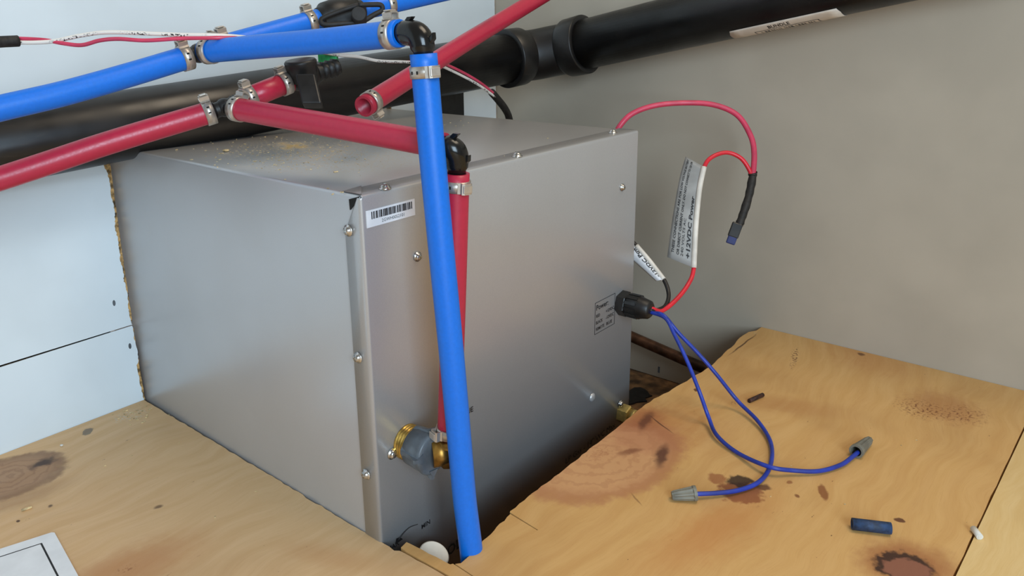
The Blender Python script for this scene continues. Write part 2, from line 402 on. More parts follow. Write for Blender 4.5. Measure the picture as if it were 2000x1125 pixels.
polyR += [(XR-.0005, yp(XR)+.0006)] + jag((XR-.0005, yp(XR)+.0006), (.0072, yp(.0072)+.0006), 30, .0004, rj) + [(.0047, -.0555), (.0036, -.0200)]
bm = bmesh.new(); slab(bm, polyR, -.012, 0); tag(mk('plywood_sheet', bm, m_plyR, floor), 'stained and knotty plywood on the right')
bm = bmesh.new(); slab(bm, [(.0075, yp(.0075)-.0006), (XR-.0005, yp(XR)-.0006), (XR-.0005, -1.0), (.0115, -1.0)], -.012, .0002)
tag(mk('plywood_sheet', bm, m_plyP, floor), 'paler plywood in the near right corner')
for a, b in (((-1.1, -.9), (-1.06, .32)), ((-.045, -.9), (-.006, .32)), ((.03, -.098), (.5, -.062)), ((.02, -.9), (.5, -.86)), ((.0, -.32), (.5, -.28))):
    bm = bmesh.new(); box(bm, (*a, ZF), (*b, -.012)); mk('joist', bm, m_joist, floor)

# outer wall: white faced boards around the heater, raw core showing along the rough cut
bm = bmesh.new()
for lo, hi in (((-1.2, D+.008, ZF), (-.02, D+.02, .9)), ((W+.02, D+.008, ZF), (XR, D+.02, .9)), ((-.02, D+.008, H+.03), (W+.02, D+.02, .9))): box(bm, lo, hi)
wl = struct(mk('wall_left', bm, m_dark))
def plank(outline, skin, label=None):
    bm = bmesh.new(); f = lambda x, z, d: V((x, D+.0008+d, z))
    slab(bm, outline, .0, .007, f, 0); slab(bm, skin, -.0008, -.00005, f, 1)
    o = mk('plank', bm, [m_core, m_wallL], wl)
    if label: o['label'] = label
    return o
zs = .0757
def cut(x_fn, z0, z1, n, amp): return [(x_fn(z0+(z1-z0)*i/n)+rj.uniform(-amp, amp), z0+(z1-z0)*i/n) for i in range(n+1)]
core = lambda z: -.0012 - .0012*math.sin(z*14)
face = lambda z: -.0026 - .0022*max(0, min(1, (z-.02)/.16)) - .0006*math.sin(z*90) - .0004*math.sin(z*233) - (.0012 if math.sin(z*61) > .75 else 0)
plank([(-1.2, ZF)] + cut(core, ZF, zs-.004, 110, .00025) + [(-1.2, zs-.004)], [(-1.2, ZF)] + cut(face, ZF, zs-.001, 90, .00045) + [(-.16, zs-.0022), (-1.2, zs-.0012)])
plank([(-1.2, zs+.003)] + cut(core, zs+.003, .2246, 120, .0003) + [(-1.2, .2246)], [(-1.2, zs)] + [(-.16, zs-.0002)] + cut(face, zs, .2248, 110, .0005) + [(-1.2, .2248)])
plank([(W+.003, ZF), (XR, ZF), (XR, zs-.0006), (W+.003, zs-.0006)], [(W+.004, ZF), (XR-.0012, ZF), (XR-.0012, zs-.001), (W+.004, zs-.001)])
up_o = [(-1.2, .2264), (-.003, .2264), (-.003, .243), (W+.003, .243), (W+.003, zs), (XR, zs), (XR, .9), (-1.2, .9)]
plank(up_o, [(-1.2, .2264), (-.004, .2264), (-.004, .244), (W+.004, .244), (W+.004, zs), (XR-.0012, zs), (XR-.0012, .9), (-1.2, .9)])
for px, py, ln in ((223, 592, .0042), (254, 676, .0042)):
    p = on(1, D-.0002, px, py); bm = bmesh.new(); lathe(bm, V((p.x, D+.0002, p.z)), V((0, -1, 0)), [(0, .0016), (.0004, .0014)], 12)
    for v in bm.verts: v.co.z = p.z + (v.co.z-p.z)*1.9; v.co.x = p.x + (v.co.x-p.x)*.9
    mk('nail_head', bm, m_greyp, wl)
bm = bmesh.new(); box(bm, (XR, -1.0, ZF+.001), (XR+.02, D+.02, .9)); wr = struct(mk('wall_right', bm, m_wallR))
p = on(0, XR, 1287, 722); bm = bmesh.new(); box(bm, (XR-.0004, p.y-.0012, p.z-.004), (XR+.0004, p.y+.0012, p.z+.004)); mk('nail_head', bm, m_greyp, wr)

# ------------------------------------------------------------------ water heater
heater = thing('water_heater', 'silver sheet-metal tankless water heater set through the left wall', 'water heater', V((W/2, .15, ZF)))
bm = bmesh.new(); box(bm, (0, .0012, ZF), (W, D+.05, H), .0021); autosmooth(mk('housing', bm, m_steel, heater))
# front cover: folded sheet with side flanges and a top flange, corner cut away
bm = bmesh.new(); t = .0011; R0 = .0015
prof = [(-t, .0145), (-t, R0+.0008), (-t, R0)] + [(-t+R0*(1-math.cos(a)), R0-R0*math.sin(a)-t*(a/(math.pi/2))) for a in (math.radians(k) for k in (20, 45, 70, 90))] + [(-t+R0+.0008, -t)]
prof += [(W+t-x[0]-t, x[1]) for x in reversed(prof)]
zt = H-.0012
def ring_at(z, fl_drop=0):
    return [bm.verts.new((x, y, z - (fl_drop*max(0, (y-R0)/.0123) if y > R0 else 0))) for x, y in prof]
A = ring_at(ZF); A2 = ring_at(zt-.0012, .022); B = ring_at(zt, .022)
for i in range(len(prof)-1):
    bm.faces.new((A[i], A[i+1], A2[i+1], A2[i])); bm.faces.new((A2[i], A2[i+1], B[i+1], B[i]))
front = [v for v in B if v.co.y < -.0009]
# fold over onto the top
nx = [ (v.co.x) for v in front ]
row = front
for dy, dz in ((.0002, .0007), (.0009, .0013), (.0024, .0016), (.019, .0016)):
    ins = 0 if dy < .002 else (.0015 if dy < .01 else .016)
    new = []
    for v in row:
        x = v.co.x
        if v is row[0] or v is row[-1]: x = (0.0008+ins) if x < .1 else (W-.0008-ins*.2)
        new.append(bm.verts.new((x, -t+dy, zt+dz)))
    for i in range(len(row)-1): bm.faces.new((row[i], row[i+1], new[i+1], new[i]))
    row = new
o = mk('front_cover', bm, m_steel, heater); autosmooth(o, 60)
o.modifiers.new('sheet', 'SOLIDIFY').thickness = .0008; o.modifiers['sheet'].offset = -1
# dark relief hole where the folds meet
bm = bmesh.new(); c0 = V((-.0014, .0042, H-.0062))
cq = [on(0, -.0006, *q) for q in ((682, 389), (701, 384), (692, 400), (684, 410))]
slab(bm, [(p.y, p.z) for p in cq], -.0009, .0003, lambda y, z, d: V((d, y, z)))
mk('corner_hole', bm, m_dark, heater)
def screw_mesh():
    bm = bmesh.new()
    lathe(bm, V((0, 0, 0)), V((0, 0, 1)), [(0, .0040), (.0008, .0040), (.0009, .0030), (.0022, .0029), (.0030, .0022), (.0033, .0012)], 12)
    obox(bm, V((0, 0, .0032)), V((.0017, 0, 0)), V((0, .0003, 0)), V((0, 0, .00035))); obox(bm, V((0, 0, .0032)), V((.0003, 0, 0)), V((0, .0017, 0)), V((0, 0, .00035)))
    bmesh.ops.recalc_face_normals(bm, faces=bm.faces[:])
    me = bpy.data.meshes.new('screw'); bm.to_mesh(me); bm.free(); me.materials.append(m_chrome); return me
sm = screw_mesh()
def screw(p, nrm, sc=1.0):
    o = bpy.data.objects.new('screw', sm); COL.objects.link(o); o.parent = heater
    o.location = p - heater.location; o.rotation_mode = 'QUATERNION'; o.rotation_quaternion = nrm.to_track_quat('Z', 'Y'); o.scale = (sc,)*3; return o
for q in ((752, 369), (1010, 306), (1197, 260)): screw(fl(*q, H+.0004), V((0, 0, 1)))
for q in ((681, 450), (700, 698), (716, 926)): screw(on(0, -.0011, *q), V((-1, 0, 0)), .95)
for q, s in (((815, 501), .85), ((1215, 366), .85), ((765, 886), 1.0), ((1211, 789), 1.0)): screw(on(1, -.0012, *q), V((0, -1, 0)), s)
p = on(1, -.0011, 1156, 776); bm = bmesh.new(); lathe(bm, p, V((0, -1, 0)), [(0, .0042), (.0006, .0042), (.0016, .0033), (.0019, .001)], 20); mk('hole_plug', bm, m_steel, heater)
# lettering on the front
YF = -t-.0002
def face_at(q): 
    o = on(1, YF, *q); return lambda u, v: V((o.x+u, YF-.00005, o.z+v))
st = thing  # alias kept short below
a, b = on(1, YF, 712, 413), on(1, YF, 807, 424)
bm = bmesh.new(); box(bm, (.0030, YF-.0002, .2190), (.0434, YF+.0002, .2296)); stick = mk('barcode_sticker', bm, m_lab, heater)
lab_slope = .0
bm = bmesh.new(); x = .0068; rb = random.Random(11)
while x < .0404:
    wd_ = rb.choice((.0003, .0003, .0005, .0007, .001)); box(bm, (x, YF-.00035, .2238), (x+wd_, YF-.00015, .2284)); x += wd_ + rb.choice((.0003, .0004, .0006, .0008))
mk('barcode', bm, m_ink, stick)
lettering('2GWH0052101', lambda u, v: V((.0148+u, YF-.0003, .2205+v)), .0021, stick, width=.019)
P0 = V((.2590, YF, .0640)); LX, LZ = .0335, .0302
bm = bmesh.new(); e = .00035
for lo, hi in (((0, 0), (LX, e)), ((0, LZ-e), (LX, LZ)), ((0, 0), (e, LZ)), ((LX-e, 0), (LX, LZ))):
    box(bm, (P0.x+lo[0], YF-.00015, P0.z+lo[1]), (P0.x+hi[0], YF, P0.z+hi[1]))
leg = mk('power_legend', bm, m_ink, heater)
for s, dx, dz, sz, wd in (('Power:', .0018, .0225, .0050, .020), ('RED', .0018, .0155, .0030, .0065), ('+12VDC', .0180, .0155, .0030, .0138), ('BLACK', .0018, .0092, .0030, .0112), ('-12VDC', .0182, .0092, .0030, .0134), ('REMOTE', .0018, .0030, .0030, .0142), ('BLUE', .0192, .0030, .0030, .0098)):
    lettering(s, (lambda dx, dz: lambda u, v: V((P0.x+dx+u, YF-.00012, P0.z+dz+v)))(dx, dz), sz, leg, width=wd, bold=.012)
lettering('LP Gas - 14" WC Max', face_at((1104, 907)), .0058, heater, width=.084)
lettering('UE', face_at((912, 810)), .0042, heater, bold=.02)
lettering('MIN', face_at((823, 1034)), .0036, heater, bold=.02)
lettering('MAX', face_at((757, 1079)), .0036, heater, bold=.02)
lettering('COLD', face_at((858, 1099)), .0085, heater, bold=.02)
pts = [on(1, YF-.0001, *q) for q in ((816, 1024), (800, 1030), (787, 1042), (778, 1055))]
bm = bmesh.new(); tube(bm, smoothpath(pts, 5), [.0002+.0004*i/15 for i in range(16)], 6)
a_, b_, c_, d_ = [on(1, YF-.0001, *q) for q in ((781, 1049), (787, 1053), (772, 1064), (774, 1052))]
bm.faces.new([bm.verts.new(v) for v in (d_, a_, b_, c_)]); mk('dial_arrow', bm, m_ink, heater)
# gland, gas inlet, drain cap
g0 = on(1, -t, 1212, 591); bm = bmesh.new(); nY = V((0, -1, 0))
lathe(bm, g0, nY, [(0, .0118), (.008, .0118), (.0088, .0110)], 6, V((.3, 0, 1))); gl = mk('cable_gland', bm, m_blackm, heater)
bm = bmesh.new(); lathe(bm, g0+nY*.0085, nY, [(0, .0098), (.0015, .0108), (.012, .0108), (.016, .0096), (.0215, .0085), (.0235, .0062)], 12, V((.3, 0, 1)))
for k in range(12):
    a = 2*math.pi*k/12; d = V((math.cos(a), 0, math.sin(a))); obox(bm, g0+nY*.0150+d*.0107, V((-d.z, 0, d.x))*.0013, nY*.0055, d*.0006)
mk('gland_nut', bm, m_blackm, gl)
gp = on(1, -t, 1213, 806); bm = bmesh.new()
lathe(bm, V((gp.x, 0, gp.z)), nY, [(0, .0098), (.010, .0098), (.0112, .0088)], 6, V((.2, 0, 1))); gf = mk('gas_inlet', bm, m_brassp, heater)
bm = bmesh.new(); lathe(bm, V((gp.x, -.011, gp.z)), nY, [(0, .0068), (.003, .0068), (.0032, .0074), (.006, .0072), (.0065, .006)], 20); mk('gas_thread', bm, m_brassp, gf)
cp = on(1, -.022, 848, 1083); ca = V((.05, -.42, .90)).normalized(); bm = bmesh.new()
lathe(bm, cp-ca*.03, ca, [(0, .0100), (.026, .0100), (.0275, .0108), (.0298, .0108), (.0306, .0098)], 36); mk('drain_plug_cap', bm, m_white, heater)
# hot outlet nipple
nc = on(1, 0, 791, 860); bm = bmesh.new()
pf = [(0, .0126), (.0008, .0126)]
for k in range(5): pf += [(.0012+k*.0022, .0112), (.0017+k*.0022, .0122), (.0026+k*.0022, .0122), (.0031+k*.0022, .0112)]
lathe(bm, nc, nY, pf, 36); mk('hot_outlet_nipple', bm, m_brass, heater)
cn = V((.030, 0, -.078)); bm = bmesh.new(); lathe(bm, cn, nY, [(0, .0142), (.016, .0142), (.0165, .0135)], 28); mk('cold_inlet_nipple', bm, m_brass, heater)

# ------------------------------------------------------------------ water pipes and fittings
def pipe(name, pts, mat, label, cat='pipe', hollow=True, rad=PR, seg=28):
    bm = bmesh.new(); tube(bm, smoothpath(pts, 10), rad, seg, hollow=.0018 if hollow else 0)
    return solo(mk(name, bm, mat), label, cat)
# one clamp, copied: axis = local Z, ear = local X
def clamp_proto():
    root = thing('hose_clamp', 'x', 'clamp', (0, 0, 0), 'stainless pinch clamps on the water pipes')
    bm = bmesh.new(); R1 = PR+.0001; R2 = PR+.0009; h = .0033; seg = 40
    rings = [[bm.verts.new((r*math.cos(2*math.pi*k/seg), r*math.sin(2*math.pi*k/seg), z)) for k in range(seg)] for r, z in ((R1, -h), (R2, -h), (R2, h), (R1, h))]
    for j in range(4):
        for k in range(seg):
            f = bm.faces.new((rings[j][k], rings[j][(k+1) % seg], rings[(j+1) % 4][(k+1) % seg], rings[(j+1) % 4][k])); f.smooth = j in (1, 3)
    mk('band', bm, m_clamp, root)
    bm = bmesh.new()                                   # pinched ear: omega section with a tongue
    outer = [(-.0040, R2-.0006), (-.0030, R2+.0004), (-.0033, R2+.0030), (-.0022, R2+.0039), (.0022, R2+.0039), (.0036, R2+.0030), (.0030, R2+.0004), (.0044, R2-.0006)]
    inner = [(.0036, R2-.0008), (.0022, R2+.0002), (.0026, R2+.0026), (.0016, R2+.0031), (-.0016, R2+.0031), (-.0025, R2+.0026), (-.0022, R2+.0002), (-.0032, R2-.0008)]
    slab(bm, outer+inner, -h, h, lambda y, x, z: V((x, y, z)))
    obox(bm, V((R2+.0044, .0004, 0)), V((.0004, 0, 0)), V((0, .0030, 0)), V((0, 0, .0023)), .0003)
    mk('ear', bm, m_clamp, root)
    for k, deg in enumerate((58, 84, 215, 240)):
        a = math.radians(deg); d = V((math.cos(a), math.sin(a), 0)); bm = bmesh.new()
        obox(bm, d*(R2+.00005), d*.0002, V((-d.y, d.x, 0))*.0005, V((0, 0, .0009))); mk('slot', bm, m_dark, root)
    return root
def seen_at(a, b, px):
    lo, hi = -.3, 1.3
    X = lambda t: (lambda d: (d.dot(rt)/d.dot(fw))*FPX+PX)(a.lerp(b, t)-CAM)
    for _ in range(40):
        m_ = (lo+hi)/2
        if (X(m_) < px) == (X(1) > X(0)): lo = m_
        else: hi = m_
    return a.lerp(b, lo)
cproto = clamp_proto(); cused = []
def clamp(p, axis, ear, label, mir=1):
    if not cused: r = cproto
    else:
        r = cproto.copy(); COL.objects.link(r)
        for ch in cproto.children:
            c = ch.copy(); COL.objects.link(c); c.parent = r
    cused.append(r); x, y, z = frame(axis*mir, ear)
    m = Matrix((x, y, z)).transposed(); r.rotation_mode = 'QUATERNION'; r.rotation_quaternion = m.to_quaternion(); r.location = p; r['label'] = label
    return r
UP = V((0, 0, 1)); TOCAM = lambda p: (CAM-p).normalized()

# --- blue cold line
bT = at(388, 104, .532)
b0, b1 = at(0, 213, .463), at(366, 112, .527); bd = (b1-b0).normalized()
pipe('blue_water_pipe', [b0-bd*.16+V((0, -.010, -.016)), b0-bd*.05, at(130, 181, .484), at(250, 147, .505), b1], m_blue, 'blue plastic water pipe entering from the left edge of the view')
bb0, bb1 = at(398, 101, .530), at(783, 65, .440); bbd = (bb1-bb0).normalized()
pipe('blue_water_pipe', [bb0, at(520, 90, .503), at(650, 79, .472), bb1], m_blue, 'thick blue pipe running from the tee to the top elbow')
bv0, bv1 = at(408, 98, .538), at(622, 38, .585); bvd = (bv1-bv0).normalized()
pipe('blue_water_pipe', [bv0, (bv0+bv1)/2, bv1], m_blue, 'blue pipe behind, between the tee and the black lever valve')
bw0, bw1 = at(705, 20, .612), at(985, -42, .70)
pipe('blue_water_pipe', [bw0, (bw0+bw1)/2, bw1], m_blue, 'blue pipe leaving the black lever valve at the top edge')
vt, vb = at(827, 105, .434), at(906, 960, .506)
pv = [vt, at(844, 300, .447), at(864, 510, .462), at(885, 725, .480), vb, at(922, 1130, .527), V((.036, -.030, -.070))]
pipe('blue_water_pipe', pv, m_blue, 'upright blue pipe crossing in front of the silver heater', hollow=False)
def tee(name, c, dirs, label):
    bm = bmesh.new()
    for d, l in dirs: tube(bm, [c, c+d*l], .0054, 18)
    bmesh.ops.create_icosphere(bm, subdivisions=3, radius=.0066, matrix=Matrix.Translation(c))
    for d, l in dirs:
        for k in range(3): lathe(bm, c+d*(l*.45+k*.0022), d, [(0, .0054), (.0005, .0061), (.0019, .0054)], 18)
    return solo(autosmooth(mk(name, bm, m_blackm)), label, 'fitting')
tee('pipe_tee', bT, ((-bd, .014), (bbd, .014), (bvd, .014)), 'black tee joining three blue pipes')
def elbow(name, A, dA, B, dB, label):
    """A, B: mouths; dA, dB: direction of travel into and out of the bend"""
    k = (A-B).length*.55
    pts = []
    for i in range(15):
        s = i/14; p1, p2 = A+dA*k, B-dB*k
        pts.append(A*(1-s)**3 + 3*p1*s*(1-s)**2 + 3*p2*s*s*(1-s) + B*s**3)
    rr = [.0064+.0009*math.sin(math.pi*i/14)**.5 for i in range(15)]
    bm = bmesh.new(); tube(bm, [A-dA*.010, A]+pts[1:-1]+[B, B+dB*.010], [.0052, .0056]+rr[1:-1]+[.0056, .0052], 24)
    bi = (dA-dB).normalized()
    obox(bm, A+bi*.0078-dA*.0002, dA*.0019, bi*.0042, dA.cross(bi).normalized()*.0018, .0004)
    obox(bm, B+bi*.0078+dB*.0002, dB*.0019, bi*.0042, dB.cross(bi).normalized()*.0018, .0004)
    return solo(mk(name, bm, m_black), label, 'fitting')
vdn = (pv[1]-vt).normalized()
elbow('pipe_elbow', bb1, bbd, vt+(-vdn)*.001, vdn, 'glossy black elbow at the top corner of the blue pipes')
clamp(seen_at(at(250, 147, .505), b1, 362), (b1-at(250, 147, .505)).normalized(), UP+TOCAM(bT)*.2, 'clamp on the left blue pipe just before the tee')
clamp(bb0+bbd*.006, bbd, UP*.9+V((.3, .2, 0)), 'clamp ring facing forward at the start of the thick blue pipe')
clamp(bv0+bvd*.012, bvd, UP, 'clamp on the rear blue pipe half hidden behind the tee')
clamp(seen_at(bv0, bv1, 604), bvd, UP, 'clamp beside the black lever valve on the blue line')
clamp(seen_at(at(650, 79, .472), bb1, 766), (bb1-at(650, 79, .472)).normalized(), UP+V((0, .2, 0)), 'clamp at the elbow end of the thick blue pipe')
cv = vt+vdn*.010; clamp(cv, vdn, TOCAM(cv)+rt*.55, 'clamp at the top of the upright blue pipe')
clamp(bw0+(bw1-bw0).normalized()*.026, bw1-bw0, UP, 'clamp on the far side of the black lever valve')
# lever valve on the blue line
bx = (bw0-bv1).normalized(); vc = (bv1+bw0)/2
vv = thing('lever_valve', 'black plastic lever valve on the blue pipe at the top edge', 'valve', vc)
bm = bmesh.new(); L = (bw0-bv1).length
lathe(bm, bv1-bx*.003, bx, [(0, .0055), (.003, .0060), (.0035, .0085), (.007, .0088), (.009, .0115), (L*.5, .0128), (L-.004, .0115), (L-.002, .0088), (L+.002, .0085), (L+.003, .0058), (L+.008, .0055)], 28); mk('valve_body', bm, m_blackm, vv)
hc = at(697, 22, .592); hn = (TOCAM(hc)+UP*.35).normalized()
bm = bmesh.new(); hf = at(701, 27, .5685); lathe(bm, hf-hn*.020, hn, [(0, .0054), (.012, .0056), (.0190, .0056), (.0200, .0048)], 28); mk('valve_stem', bm, m_lever, vv)
bm = bmesh.new()
lp = [at(*q) for q in ((700, 10, .579), (664, 22, .575), (636, 33, .572), (627, 40, .571), (634, 48, .571), (672, 46, .575), (706, 42, .579), (732, 28, .583), (746, 20, .585), (744, 10, .585), (726, 9, .583), (700, 10, .579))]
tube(bm, smoothpath(lp, 5), .0019, 10, hint=hn)
wb = [at(*q) for q in ((636, 36, .577), (690, 14, .582), (690, 44, .582), (640, 46, .577))]
A_ = [bm.verts.new(v) for v in wb]; B_ = [bm.verts.new(v-hn*.004) for v in wb]; bm.faces.new(A_); bm.faces.new(B_[::-1])
for k in range(4): bm.faces.new((A_[k], A_[(k+1) % 4], B_[(k+1) % 4], B_[k]))
mk('lever_handle', bm, m_lever, vv)

# --- red hot line
rT = at(439, 210, .547)
r_0, r_1 = at(0, 349, .497), at(415, 218, .543); rd = (r_1-r_0).normalized()
pipe('red_water_pipe', [r_0-rd*.16, r_0, (r_0+r_1)/2+V((0, 0, .001)), r_1], m_red, 'red plastic water pipe coming in from the left edge')
rb0, rb1 = at(457, 212, .540), at(868, 285, .458); rbd = (rb1-rb0).normalized()
pipe('red_water_pipe', [rb0, at(600, 237, .509), at(740, 262, .482), rb1], m_red, 'red pipe sloping from the tee across the heater top')
rs0, rs1 = at(472, 197, .552), at(566, 159, .573); rsd = (rs1-rs0).normalized()
pipe('red_water_pipe', [rs0, rs1], m_red, 'short red pipe stub between the tee and the black stop valve')
ro0, ro1 = at(711, 208, .560), at(1100, -32, .83)
pipe('red_water_pipe', [ro0, at(830, 133, .634), at(950, 58, .715), ro1], m_red, 'unconnected red pipe with an open end, coming from the upper right')
q0 = at(892, 338, .463); q1 = on(1, -.033, 877, 852)
rvd = (q1-q0).normalized()
pipe('red_water_pipe', [q0, q0.lerp(q1, .5)+V((.0005, 0, 0)), q1], m_red, 'upright red pipe partly hidden behind the upright blue pipe')
tee('pipe_tee', rT, ((-rd, .014), (rbd, .012), (rsd, .014)), 'black tee joining three red pipes')
elbow('pipe_elbow', rb1, rbd, q0-rvd*.002, rvd, 'glossy black elbow at the top of the upright red pipe')
clamp(seen_at(r_0, r_1, 408), rd, UP, 'clamp on the left red pipe just before the tee')
clamp(rb0+rbd*.004, rbd, UP*.9+V((.4, .2, 0)), 'clamp ring facing forward at the start of the sloping red pipe')
clamp(rs0+rsd*.006, rsd, UP, 'clamp on the red stub just behind the tee')
clamp(seen_at(rs0, rs1, 555), rsd, UP, 'clamp on the red stub next to the black stop valve')
od = (ro1-ro0).normalized(); clamp(ro0+od*.0085, od, -UP*.9+rt*.5, 'clamp on the open end of the unconnected red pipe')
cv = q0+rvd*.0075; clamp(cv, rvd, TOCAM(cv)+rt*.65, 'clamp at the top of the upright red pipe')
cv = q1-rvd*.004; clamp(cv, rvd, TOCAM(cv)-rt*1.2, 'clamp at the foot of the upright red pipe above the brass elbow')
clamp(rb1-rbd*.008, rbd, UP, 'clamp at the elbow end of the sloping red pipe, behind the blue pipe')
# stop valve with an open barb
sv = thing('stop_valve', 'black plastic stop valve with an open barb on the red line', 'valve', at(592, 160, .578))
sa = rs1+rsd*.002; sb = at(658, 131, .592); sx = (sb-sa).normalized(); SL = (sb-sa).length
bm = bmesh.new(); lathe(bm, sa-sx*.004, sx, [(0, .0056), (.004, .0058), (.0045, .0080), (.010, .0100), (.020, .0100), (.024, .0075)], 24); mk('valve_body', bm, m_blackm, sv)
bm = bmesh.new(); pf = [(SL*.45, .0058)]
for k in range(4): s = SL*.55+k*.0046; pf += [(s, .0072), (s+.0038, .0060), (s+.0040, .0060)]
pf += [(SL, .0060)]; lathe(bm, sa, sx, pf, 20); mk('barb', bm, m_blackm, sv)
tc = at(588, 128, .570); tn = (UP+TOCAM(tc)*.12-rt*.10).normalized()
bm = bmesh.new(); lathe(bm, tc-tn*.012, tn, [(0, .0100), (.014, .0118), (.0150, .0118), (.0162, .0108)], 28); mk('valve_cap', bm, m_blackm, sv)
h0, h1 = at(598, 150, .558), at(611, 207, .551); hx = (h1-h0); bm = bmesh.new()
obox(bm, (h0+h1)/2, hx/2, rt*.0068, hx.normalized().cross(rt)*.0048, .001); mk('valve_handle', bm, m_blackm, sv)
# winged swivel nut and brass elbow at the hot outlet
sf = thing('swivel_connector', 'grey winged plastic swivel nut with brass elbow on the heater outlet', 'fitting', nc+V((0, -.02, -.014)))
n0 = nc+nY*.0098; bm = bmesh.new()
lathe(bm, n0, nY, [(0, .0126), (.0006, .0133), (.009, .0138), (.0145, .0142), (.0165, .0146), (.0176, .0136), (.0178, .0100)], 40); nut = mk('swivel_nut', bm, m_greyp, sf)
for k in range(4):
    a = math.radians(-97+90*k); d = V((math.cos(a), 0, math.sin(a))); tv = V((-d.z, 0, d.x)); bm = bmesh.new()
    pr = [(.0004, .0125), (.0004, .0141), (.008, .0148), (.012, .0158), (.0165, .0182), (.0180, .0178), (.0184, .0150), (.0184, .0110)]
    slab(bm, pr, -.0012, .0012, lambda s, r, w_: n0+nY*s+d*r+tv*w_*(3.2 if r < .0130 else 1)); mk('wing', bm, m_greyp, nut)
e0 = n0+nY*.016; ec = V((q1.x, q1.y, nc.z+.0005)); bm = bmesh.new()
tube(bm, [e0, ec], [.0095, .0085], 24)
tube(bm, [ec+V((0, 0, -.0098)), ec+V((0, 0, -.0085)), ec+V((0, 0, .0085)), ec+V((0, 0, .0095)), q1+V((0, 0, -.001))], [.0072, .0088, .0088, .0068, .0062], 6, hint=V((.3, 1, 0)))
mk('brass_elbow', bm, m_brassd, sf)

# ------------------------------------------------------------------ black drain pipe
dr = thing('drain_pipe', 'thick black drain pipe running along both walls with an elbow at the corner', 'pipe', V((.45, .25, .25)))
RD = .0283
la, lb = V((.0238, .290, .2613)), at(1000, 113, .915); ld = (lb-la).normalized()
bm = bmesh.new(); tube(bm, [la-ld*.9, la, lb], RD, 48); mk('pipe_run', bm, m_drain, dr)
ra, rb_ = at(1120, 92, .913), V((.487, -.1962, .3795)); rdr = (rb_-ra).normalized()
bm = bmesh.new(); tube(bm, [ra, rb_, rb_+rdr*.6], RD, 48); run2 = mk('pipe_run', bm, m_drain, dr)
bm = bmesh.new(); mid = [lb-ld*.004, lb+ld*.012, at(1045, 107, .926), at(1085, 99, .922), ra-rdr*.006, ra+rdr*.004]
tube(bm, smoothpath(mid, 8), RD+.0012, 48); ef = mk('drain_elbow', bm, m_drain, dr)
for c, d, s in ((lb-ld*.012, ld, 1), (ra+rdr*.018, -rdr, 1)):
    bm = bmesh.new(); lathe(bm, c, d, [(0, RD), (0.0002, RD+.0050), (.001, RD+.0056), (.0225, RD+.0052), (.027, RD+.0030), (.029, RD+.0005)], 48); mk('hub', bm, m_drain, ef)
# curved paper label under the right run
def cyl(c0, axis, ref, rad):
    x, y, z = frame(axis, ref)
    return lambda s, th: c0 + z*s + rad*(math.cos(th)*x + math.sin(th)*y)
def along(px, py):                                      # station along the right run nearest to a sight line
    k = ray(px, py).normalized(); w0 = ra-CAM; b = rdr.dot(k); d_ = rdr.dot(w0); e_ = k.dot(w0)
    return (b*e_-d_)/(1-b*b)
s0, s1 = along(1438, 66), along(1652, 22)
ref = (CAM-(ra+rdr*(s0+s1)/2)); ref = (ref-rdr*ref.dot(rdr)).normalized()
x_, y_, z_ = frame(rdr, ref); sg = -1 if y_.z > 0 else 1                     # downwards sense of the angle
th0, th1 = math.radians(44), math.radians(118)
fc = cyl(ra, rdr, ref, RD+.0003); bm = bmesh.new(); NS, NT = 10, 12
g = [[bm.verts.new(fc(s0+(s1-s0)*i/NS + (0 if i not in (0, NS) or j > 1 else (.002-.001*j)*(1 if i == 0 else -1)), sg*(th0+(th1-th0)*j/NT))) for j in range(NT+1)] for i in range(NS+1)]
for i in range(NS):
    for j in range(NT): bm.faces.new((g[i][j], g[i+1][j], g[i+1][j+1], g[i][j+1])).smooth = True
lb_o = mk('paper_label', bm, m_labb, run2); lb_o.modifiers.new('paper', 'SOLIDIFY').thickness = .0002
fc2 = cyl(ra, rdr, ref, RD+.0006); LS = s1-s0
lettering('BUNDLE', lambda u, v: fc2(s0+LS*.36+u, sg*(th0+.30-v/RD)), .0050, lb_o, width=LS*.20, bold=.03)
bm = bmesh.new()
def strip(sa_, sb_, ta, tb):
    q = [[bm.verts.new(fc2(sa_+(sb_-sa_)*i/2, sg*(ta+(tb-ta)*j/4))) for j in range(5)] for i in range(3)]
    for i in range(2):
        for j in range(4): bm.faces.new((q[i][j], q[i+1][j], q[i+1][j+1], q[i][j+1]))
tb0 = th0+.36; strip(s0+LS*.22, s0+LS*.80, tb0, tb0+.03); strip(s0+LS*.22, s0+LS*.228, tb0, tb0+.5); strip(s0+LS*.79, s0+LS*.80, tb0, tb0+.5)
sx0 = s0+LS*.27
while sx0 < s0+LS*.76: wq = rb.choice((.0008, .0012, .002)); strip(sx0, sx0+wq, tb0+.10, tb0+.45); sx0 += wq+rb.choice((.001, .0015, .0025))
mk('label_print', bm, m_ink, lb_o)

# dark block below the drain pipe
pb = on(1, D-.002, 862, 216); pc = on(1, D-.002, 890, 178)
bm = bmesh.new(); box(bm, (pb.x-.04, D-.016, pb.z-.05), (pc.x, D-.0005, pc.z+.012), .001)
solo(mk('black_block', bm, m_blackm), 'black rectangular block on the wall under the drain pipe behind the heater', 'block')
# copper pipe low behind the heater
c0, c1 = on(0, .485, 1230, 656), on(0, .485, 1388, 725); cdv = (c1-c0).normalized()
bm = bmesh.new(); tube(bm, [c0-cdv*.16, c0, c1, c1+cdv*.05], .0065, 24); solo(mk('copper_pipe', bm, m_copper), 'dark copper pipe low on the right wall behind the heater', 'pipe')
